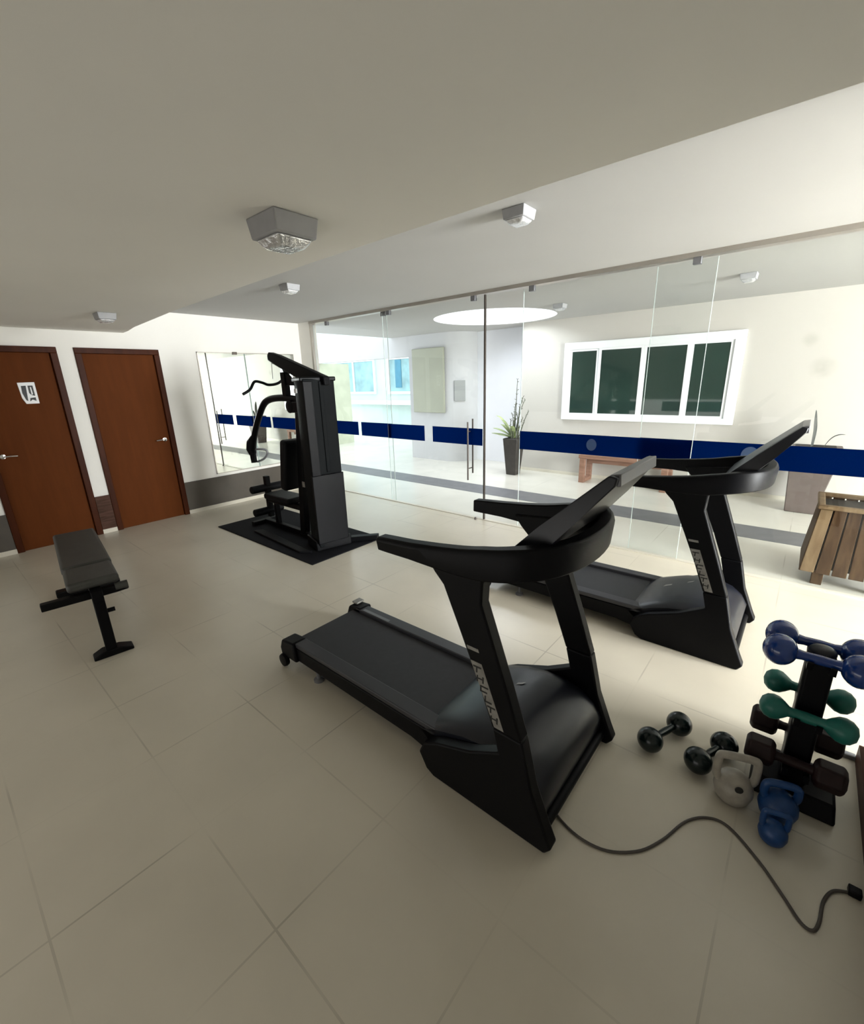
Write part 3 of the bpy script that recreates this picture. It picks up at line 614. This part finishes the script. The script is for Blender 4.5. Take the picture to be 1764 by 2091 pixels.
gp('foot_plate', MB().prism([(-4.75, 2.33), (-3.72, 2.26), (-3.62, 2.34), (-4.70, 2.42)], 'z', 0.0, 0.02), 'vinyl', bevel=0.006)

# ------------------------------------------------------------ bench
bn = thing('weight_bench', 'flat charcoal weight bench on a black steel frame in front of the doors', 'weight bench', (-3.23, 0.52, 0), math.radians(172.5))
# local +x runs away from camera side foot toward the doors
obj('seat_pad', MB().box(0.04, 0.37, -0.135, 0.135, 0.455, 0.515), 'benchvinyl', bn, bevel=0.02, seg=4)
obj('back_pad', MB().box(0.40, 1.38, -0.14, 0.14, 0.455, 0.515), 'benchvinyl', bn, bevel=0.02, seg=4)
obj('spine_beam', MB().box(-0.03, 1.36, -0.03, 0.03, 0.385, 0.45), 'black', bn, bevel=0.005)
obj('cross_beam', MB().prism([(-0.17, 0.40), (-0.10, 0.44), (0.27, 0.44), (0.27, 0.395), (-0.10, 0.395)], 'x', 0.02, 0.07), 'black', bn, bevel=0.005)
obj('front_post', MB().prism([(-0.03, 0.0), (0.035, 0.0), (0.05, 0.41), (-0.02, 0.41)], 'y', -0.03, 0.03), 'black', bn, bevel=0.005)
obj('front_foot', MB().prism([(-0.115, 0.0), (0.10, 0.0), (0.10, 0.02), (0.045, 0.045), (-0.045, 0.045), (-0.115, 0.02)], 'x', -0.04, 0.045), 'black', bn, bevel=0.006)
obj('rear_post', MB().prism([(1.30, 0.0), (1.36, 0.0), (1.33, 0.39), (1.26, 0.39)], 'y', -0.03, 0.03), 'black', bn, bevel=0.005)
obj('rear_foot', MB().box(1.27, 1.36, -0.22, 0.22, 0, 0.05), 'black', bn, bevel=0.008)
for s in (-1,):
    obj('end_roller', MB().tube([(0.045, s * 0.10, 0.425), (0.045, s * 0.17, 0.425)], 0.028, 14), 'benchvinyl', bn)
obj('pin_knob', MB().tube([(0.0, -0.03, 0.30), (0.0, -0.07, 0.30)], 0.014, 12), 'blackpl', bn)

# ------------------------------------------------------------ dumbbell tree and weights
rk = thing('dumbbell_rack', 'black upright dumbbell tree by the right wall', 'dumbbell rack', (0.18, 2.0, 0))
obj('base', MB().frustum((-0.13, 0.145, -0.12, 0.13), (-0.11, 0.135, -0.10, 0.11), 0, 0.075), 'blackpl', rk, bevel=0.01)
obj('post', MB().add([(-0.042, -0.07, 0.075), (0.042, -0.07, 0.075), (0.042, 0.07, 0.075), (-0.042, 0.07, 0.075),
                      (-0.042, -0.055, 0.35), (0.042, -0.055, 0.35), (0.042, 0.055, 0.35), (-0.042, 0.055, 0.35),
                      (-0.042, -0.04, 0.64), (0.042, -0.04, 0.64), (0.042, 0.04, 0.64), (-0.042, 0.04, 0.64)],
                     [(0, 1, 5, 4), (1, 2, 6, 5), (2, 3, 7, 6), (3, 0, 4, 7), (4, 5, 9, 8), (5, 6, 10, 9), (6, 7, 11, 10), (7, 4, 8, 11), (0, 3, 2, 1), (8, 9, 10, 11)]), 'blackpl', rk, bevel=0.012, seg=3)
obj('top_cap', MB().ball((0.0, 0.0, 0.64), (0.042, 0.040, 0.025)), 'hood', rk)
levels = [(0.635, 0.065, 0.0), (0.405, 0.095, 0.0), (0.19, 0.115, 0.0)]
for (z, dy, _) in levels:
    for s in (-1, 1):
        for sx in (-0.040, 0.024):
            c = MB().prism([(0.0, z - 0.05), (s * (dy + 0.025), z - 0.035), (s * (dy + 0.03), z - 0.003), (s * (dy + 0.022), z - 0.003), (s * (dy + 0.012), z - 0.023), (s * (dy - 0.012), z - 0.023), (s * (dy - 0.03), z - 0.01), (0.0, z - 0.01)], 'x', sx, sx + 0.018)
            obj('cradle', c, 'blackpl', rk)
def dumbbell(loc, label, m, r, rl, half, kind='ball', rotz=0.0, group=None, cat='dumbbell', hr=0.015):
    t = thing('dumbbell', label, cat, loc, rotz, group)
    obj('handle', MB().lathe([(hr * 1.5, -half + rl * 0.55), (hr * 1.15, -half + rl), (hr, -half + rl + 0.015), (hr * 1.12, 0), (hr, half - rl - 0.015), (hr * 1.15, half - rl), (hr * 1.5, half - rl * 0.55)], (0, 0, 0), 18, 'x'), m, t)
    for s in (-1, 1):
        if kind == 'ball':
            h = MB().ball((s * half, 0, 0), (rl, r, r))
        elif kind == 'egg':
            pr_ = [(0.003, -rl * 1.05), (r * 0.55, -rl * 0.92), (r * 0.88, -rl * 0.55), (r, -rl * 0.1), (r * 0.93, rl * 0.35), (r * 0.66, rl * 0.8), (r * 0.36, rl * 1.2), (0.016, rl * 1.6)]
            h = MB().lathe([(a, s * half - s * b) for a, b in pr_] if s < 0 else [(a, half - b) for a, b in pr_], (0, 0, 0), 26, 'x')
        else:
            h = MB().lathe([(r * 0.7, -rl), (r, -rl * 0.75), (r, rl * 0.75), (r * 0.7, rl)], (s * half, 0, 0), 6, 'x')
        obj('weight_head', h, m, t, bevel=(0.006 if kind == 'hex' else 0), seg=3)
    return t
gB = 'dumbbells on the rack'
dumbbell((0.17, 1.939, 0.635), 'glossy blue ball-ended dumbbell on the near side of the rack top', 'bluevinyl', 0.059, 0.054, 0.112, 'ball', group=gB, hr=0.017)
dumbbell((0.17, 2.061, 0.635), 'glossy blue ball-ended dumbbell on the far side of the rack top, behind its twin', 'bluevinyl', 0.059, 0.054, 0.112, 'ball', group=gB, hr=0.017)
dumbbell((0.175, 1.905, 0.405), 'teal green dumbbell on the near side of the rack, lower of the two green ones', 'greenvinyl', 0.047, 0.042, 0.10, 'egg', group=gB, hr=0.018)
dumbbell((0.175, 2.095, 0.405), 'teal green dumbbell on the far side of the rack, just below the blue pair', 'greenvinyl', 0.047, 0.042, 0.10, 'egg', group=gB, hr=0.018)
dumbbell((0.17, 1.897, 0.20), 'dark maroon hex dumbbell on the near side of the rack foot, above the blue kettlebells', 'maroon', 0.055, 0.048, 0.105, 'hex', group=gB, hr=0.017)
dumbbell((0.17, 2.115, 0.19), 'dark maroon hex dumbbell on the far side of the rack, beneath the green ones', 'maroon', 0.055, 0.048, 0.105, 'hex', group=gB, hr=0.017)
gF = 'black dumbbells on the floor'
def dfloor(a, b, label):
    a = Vector(a); b = Vector(b); c = (a + b) / 2; d = b - a
    dumbbell((c.x, c.y, 0.055), label, 'blackvinyl', 0.055, 0.053, d.length / 2, 'ball', math.atan2(d.y, d.x), gF)
dfloor((-0.315, 1.845), (-0.235, 2.03), 'black ball-ended dumbbell alone on the floor beside the nearest treadmill')
dfloor((-0.125, 1.85), (-0.052, 2.015), 'black ball-ended dumbbell on the floor next to the grey kettlebell')

def kettlebell(loc, label, m, r, hh, rotz, hw=None, group=None):
    t = thing('kettlebell', label, 'kettlebell', loc, rotz, group)
    hw = hw or r * 0.8
    prof = [(r * 0.45, 0), (r * 0.62, 0.003), (r * 0.86, r * 0.35), (r, r * 0.85), (r * 0.95, r * 1.25), (r * 0.72, r * 1.62), (r * 0.40, r * 1.84), (0.003, r * 1.9)]
    obj('body', MB().lathe(prof, (0, 0, 0), 30), m, t)
    hp = smoothpath([(-hw * 0.82, 0, r * 1.35), (-hw * 1.02, 0, r * 1.75), (-hw, 0, hh - r * 0.30), (-hw * 0.72, 0, hh - r * 0.12), (0, 0, hh - r * 0.08), (hw * 0.72, 0, hh - r * 0.12), (hw, 0, hh - r * 0.30), (hw * 1.02, 0, r * 1.75), (hw * 0.82, 0, r * 1.35)], 5)
    obj('handle', MB().tube(hp, r * 0.22, 14), m, t)
    return t
gK = 'kettlebells by the dumbbell rack'
k1 = kettlebell((0.008, 1.787, 0), 'grey kettlebell on the floor in front of the rack', 'greyvinyl', 0.068, 0.215, math.radians(20), hw=0.064, group=gK)
obj('number_dot', MB().lathe([(0.014, -0.0), (0.014, 0.004)], (0.0, -0.060, 0.105), 18, 'y'), 'signblack', k1)
kettlebell((0.145, 1.680, 0), 'smaller blue kettlebell, nearest to the camera of the weights', 'bluekb', 0.045, 0.135, math.radians(15), group=gK)
kettlebell((0.150, 1.800, 0), 'larger blue kettlebell close behind the small blue one', 'bluekb', 0.064, 0.165, math.radians(20), group=gK)

# ------------------------------------------------------------ cords
cp = [(-0.60, 1.34), (-0.45, 1.26), (-0.32, 1.26), (-0.22, 1.33), (-0.16, 1.43), (-0.11, 1.56), (-0.05, 1.63), (0.02, 1.64), (0.12, 1.56), (0.19, 1.48), (0.235, 1.425), (0.265, 1.42), (0.28, 1.46), (0.29, 1.54), (0.315, 1.60), (0.36, 1.63)]
path = [(-0.56, 1.44, 0.0052), (-0.60, 1.39, 0.0052)] + [(x, y, 0.0052) for x, y in cp]
cr = thing('power_cord', 'brown grey power cord curling over the floor from the nearest treadmill to the right wall', 'cord')
obj('cable', MB().tube(smoothpath(path, 6), 0.005, 10), 'cord', cr)
obj('plug', MB().box(0.35, 0.384, 1.618, 1.648, 0.0, 0.024), 'blackpl', cr, bevel=0.004)
c2_ = thing('power_cord', 'short pale grey cord behind the dumbbell rack at the right edge', 'cord')
obj('cable', MB().tube(smoothpath([(0.20, 2.22, 0.006), (0.27, 2.30, 0.006), (0.33, 2.33, 0.006), (0.41, 2.345, 0.006)], 5), 0.005, 10), 'greypanel', c2_)
obj('plug', MB().box(0.34, 0.40, 2.325, 2.355, 0, 0.02), 'greydecal', c2_, bevel=0.004)

# ------------------------------------------------------------ terrace things
# slatted wooden planter
px, py = 0.42, 4.655
sp_ = thing('slatted_planter', 'brown slatted wooden planter box just outside the glass at the right edge', 'planter', (px, py, 0))
def W_(z): return 0.29 - 0.05 * (z - 0.1) / 0.55
for i in range(6):
    for (fx, fy) in ((0, -1), (0, 1), (-1, 0), (1, 0)):
        a0 = -1 + 2 * (i + 0.06) / 6; a1 = -1 + 2 * (i + 0.94) / 6
        b, tt = W_(0.1), W_(0.62)
        if fx == 0:
            v = [(a0 * b, fy * b, 0.10), (a1 * b, fy * b, 0.10), (a1 * tt, fy * tt, 0.62), (a0 * tt, fy * tt, 0.62)]
            off = Vector((0, -fy * 0.018, 0))
        else:
            v = [(fx * b, a0 * b, 0.10), (fx * b, a1 * b, 0.10), (fx * tt, a1 * tt, 0.62), (fx * tt, a0 * tt, 0.62)]
            off = Vector((-fx * 0.018, 0, 0))
        vv = [Vector(q) for q in v]; vv2 = [q + off for q in vv]
        obj('slat', MB().add(vv + vv2, [(0, 1, 2, 3), (7, 6, 5, 4), (0, 4, 5, 1), (1, 5, 6, 2), (2, 6, 7, 3), (3, 7, 4, 0)]), 'slatlight' if (i == 0 and fx == 0) else 'slat', sp_, bevel=0.003)
rim = MB().box(-0.26, 0.26, -0.26, -0.215, 0.61, 0.645).box(-0.26, 0.26, 0.215, 0.26, 0.61, 0.645).box(-0.26, -0.215, -0.215, 0.215, 0.61, 0.645).box(0.215, 0.26, -0.215, 0.215, 0.61, 0.645)
obj('rim', rim, 'slatlight', sp_, bevel=0.008)
obj('liner', MB().box(-0.215, 0.215, -0.215, 0.215, 0.12, 0.60), 'soil', sp_)
for sx in (-1, 1):
    for sy in (-1, 1):
        obj('leg', MB().box(sx * 0.17 - 0.035, sx * 0.17 + 0.035, sy * 0.24 - 0.03, sy * 0.24 + 0.03, 0, 0.12), 'slat', sp_, bevel=0.004)
# wooden bench
wb = thing('wooden_bench', 'low reddish wooden bench against the terrace wall under the window', 'bench', (-2.06, 6.98, 0))
obj('bench_top', MB().box(-0.66, 0.66, -0.18, 0.18, 0.39, 0.445), 'benchwood', wb, bevel=0.005)
for s in (-1, 1):
    obj('leg_frame', MB().box(s * 0.60 - 0.04, s * 0.60 + 0.04, -0.18, -0.11, 0, 0.39).box(s * 0.60 - 0.04, s * 0.60 + 0.04, 0.11, 0.18, 0, 0.39).box(s * 0.60 - 0.04, s * 0.60 + 0.04, -0.11, 0.11, 0, 0.06), 'benchwood', wb, bevel=0.004)
obj('stretcher', MB().box(-0.56, 0.56, -0.02, 0.02, 0.30, 0.36), 'benchwood', wb, bevel=0.004)
# potted agave
pp = thing('potted_plant', 'tall dark planter with pale green leaves and bare twigs in the glass opening', 'potted plant', (-3.90, 6.80, 0))
obj('pot', MB().frustum((-0.09, 0.09, -0.09, 0.09), (-0.14, 0.14, -0.14, 0.14), 0, 0.64), 'pot', pp, bevel=0.008)
obj('soil', MB().box(-0.12, 0.12, -0.12, 0.12, 0.60, 0.645), 'soil', pp)
def leafm(path, w0, m=None):
    mb = MB(); P = smoothpath(path, 4); n = len(P); vs = []
    d = (P[-1] - P[0]); side = Vector((-d.y, d.x, 0)); side = side.normalized() if side.length > 1e-4 else Vector((0, 1, 0))
    for i, p in enumerate(P):
        t = i / (n - 1); ww = w0 * (math.sin(PI * min(1, t * 0.85 + 0.15)) ** 0.7 + 0.02)
        vs += [p + side * ww, p + Vector((0, 0, -ww * 0.35)), p - side * ww, p + Vector((0, 0, -ww * 0.35 + 0.006 * (1 - t) + 0.001))]
    fs = [(4 * i + k, 4 * i + (k + 1) % 4, 4 * i + 4 + (k + 1) % 4, 4 * i + 4 + k) for i in range(n - 1) for k in range(4)]
    return mb.add(vs, fs + [(0, 1, 2, 3), (4 * n - 1, 4 * n - 2, 4 * n - 3, 4 * n - 4)])
for (dx, dy, dz, w0) in ((-0.34, -0.05, 0.36, 0.035), (-0.40, -0.1, 0.06, 0.045), (-0.30, 0.05, 0.20, 0.035), (-0.18, -0.1, 0.30, 0.03), (-0.36, -0.12, 0.15, 0.04), (0.02, -0.12, 0.2, 0.03), (-0.2, -0.2, 0.05, 0.035), (0.12, 0.05, 0.18, 0.025)):
    obj('leaf', leafm([(0, 0, 0.64), (dx * 0.4, dy * 0.4, 0.66 + dz * 0.55), (dx * 0.75, dy * 0.75, 0.66 + dz * 0.92), (dx, dy, 0.66 + dz)], w0 * 1.5), 'leaf', pp)
random.seed(3)
for k in range(13):
    bx = random.uniform(-0.02, 0.08); by = random.uniform(-0.08, 0.08); hgt = random.uniform(0.3, 0.72) if k else 1.0
    lean = random.uniform(-0.06, 0.20)
    P = [(bx, by, 0.62), (bx + lean * 0.3 + random.uniform(-.02, .02), by, 0.62 + hgt * 0.4), (bx + lean * 0.6 + random.uniform(-.02, .02), by, 0.62 + hgt * 0.75), (bx + lean, by, 0.62 + hgt)]
    sm_ = smoothpath(P, 4)
    mb = MB().tube(sm_, [0.010 - 0.006 * i / (len(sm_) - 1) for i in range(len(sm_))], 6)
    for q in sm_[3::1]:
        for s in range(2):
            d = Vector((random.uniform(-1, 1), random.uniform(-1, 1), random.uniform(0.2, 1))).normalized() * random.uniform(0.02, 0.04)
            mb.tube([q, q + d], [0.005, 0.002], 5)
    obj('twig', mb, 'twig', pp)
# taupe planter at right
p2 = thing('potted_plant', 'taupe tapered planter with one dark upright leaf, beside the slatted planter', 'potted plant', (0.09, 6.78, 0))
obj('pot', MB().frustum((-0.15, 0.13, -0.13, 0.13), (-0.20, 0.26, -0.2, 0.2), 0, 0.78), 'pot2', p2, bevel=0.01)
obj('soil', MB().box(-0.17, 0.2, -0.17, 0.17, 0.74, 0.782), 'soil', p2)
obj('leaf', leafm([(-0.02, 0, 0.76), (-0.02, 0, 0.95), (-0.035, 0.0, 1.08), (-0.05, 0.01, 1.20)], 0.05), 'leafdark', p2)
obj('leaf', leafm([(0.08, 0, 0.77), (0.13, 0, 0.88), (0.19, 0.0, 0.93), (0.25, 0.01, 0.93)], 0.03), 'leafdark', p2)
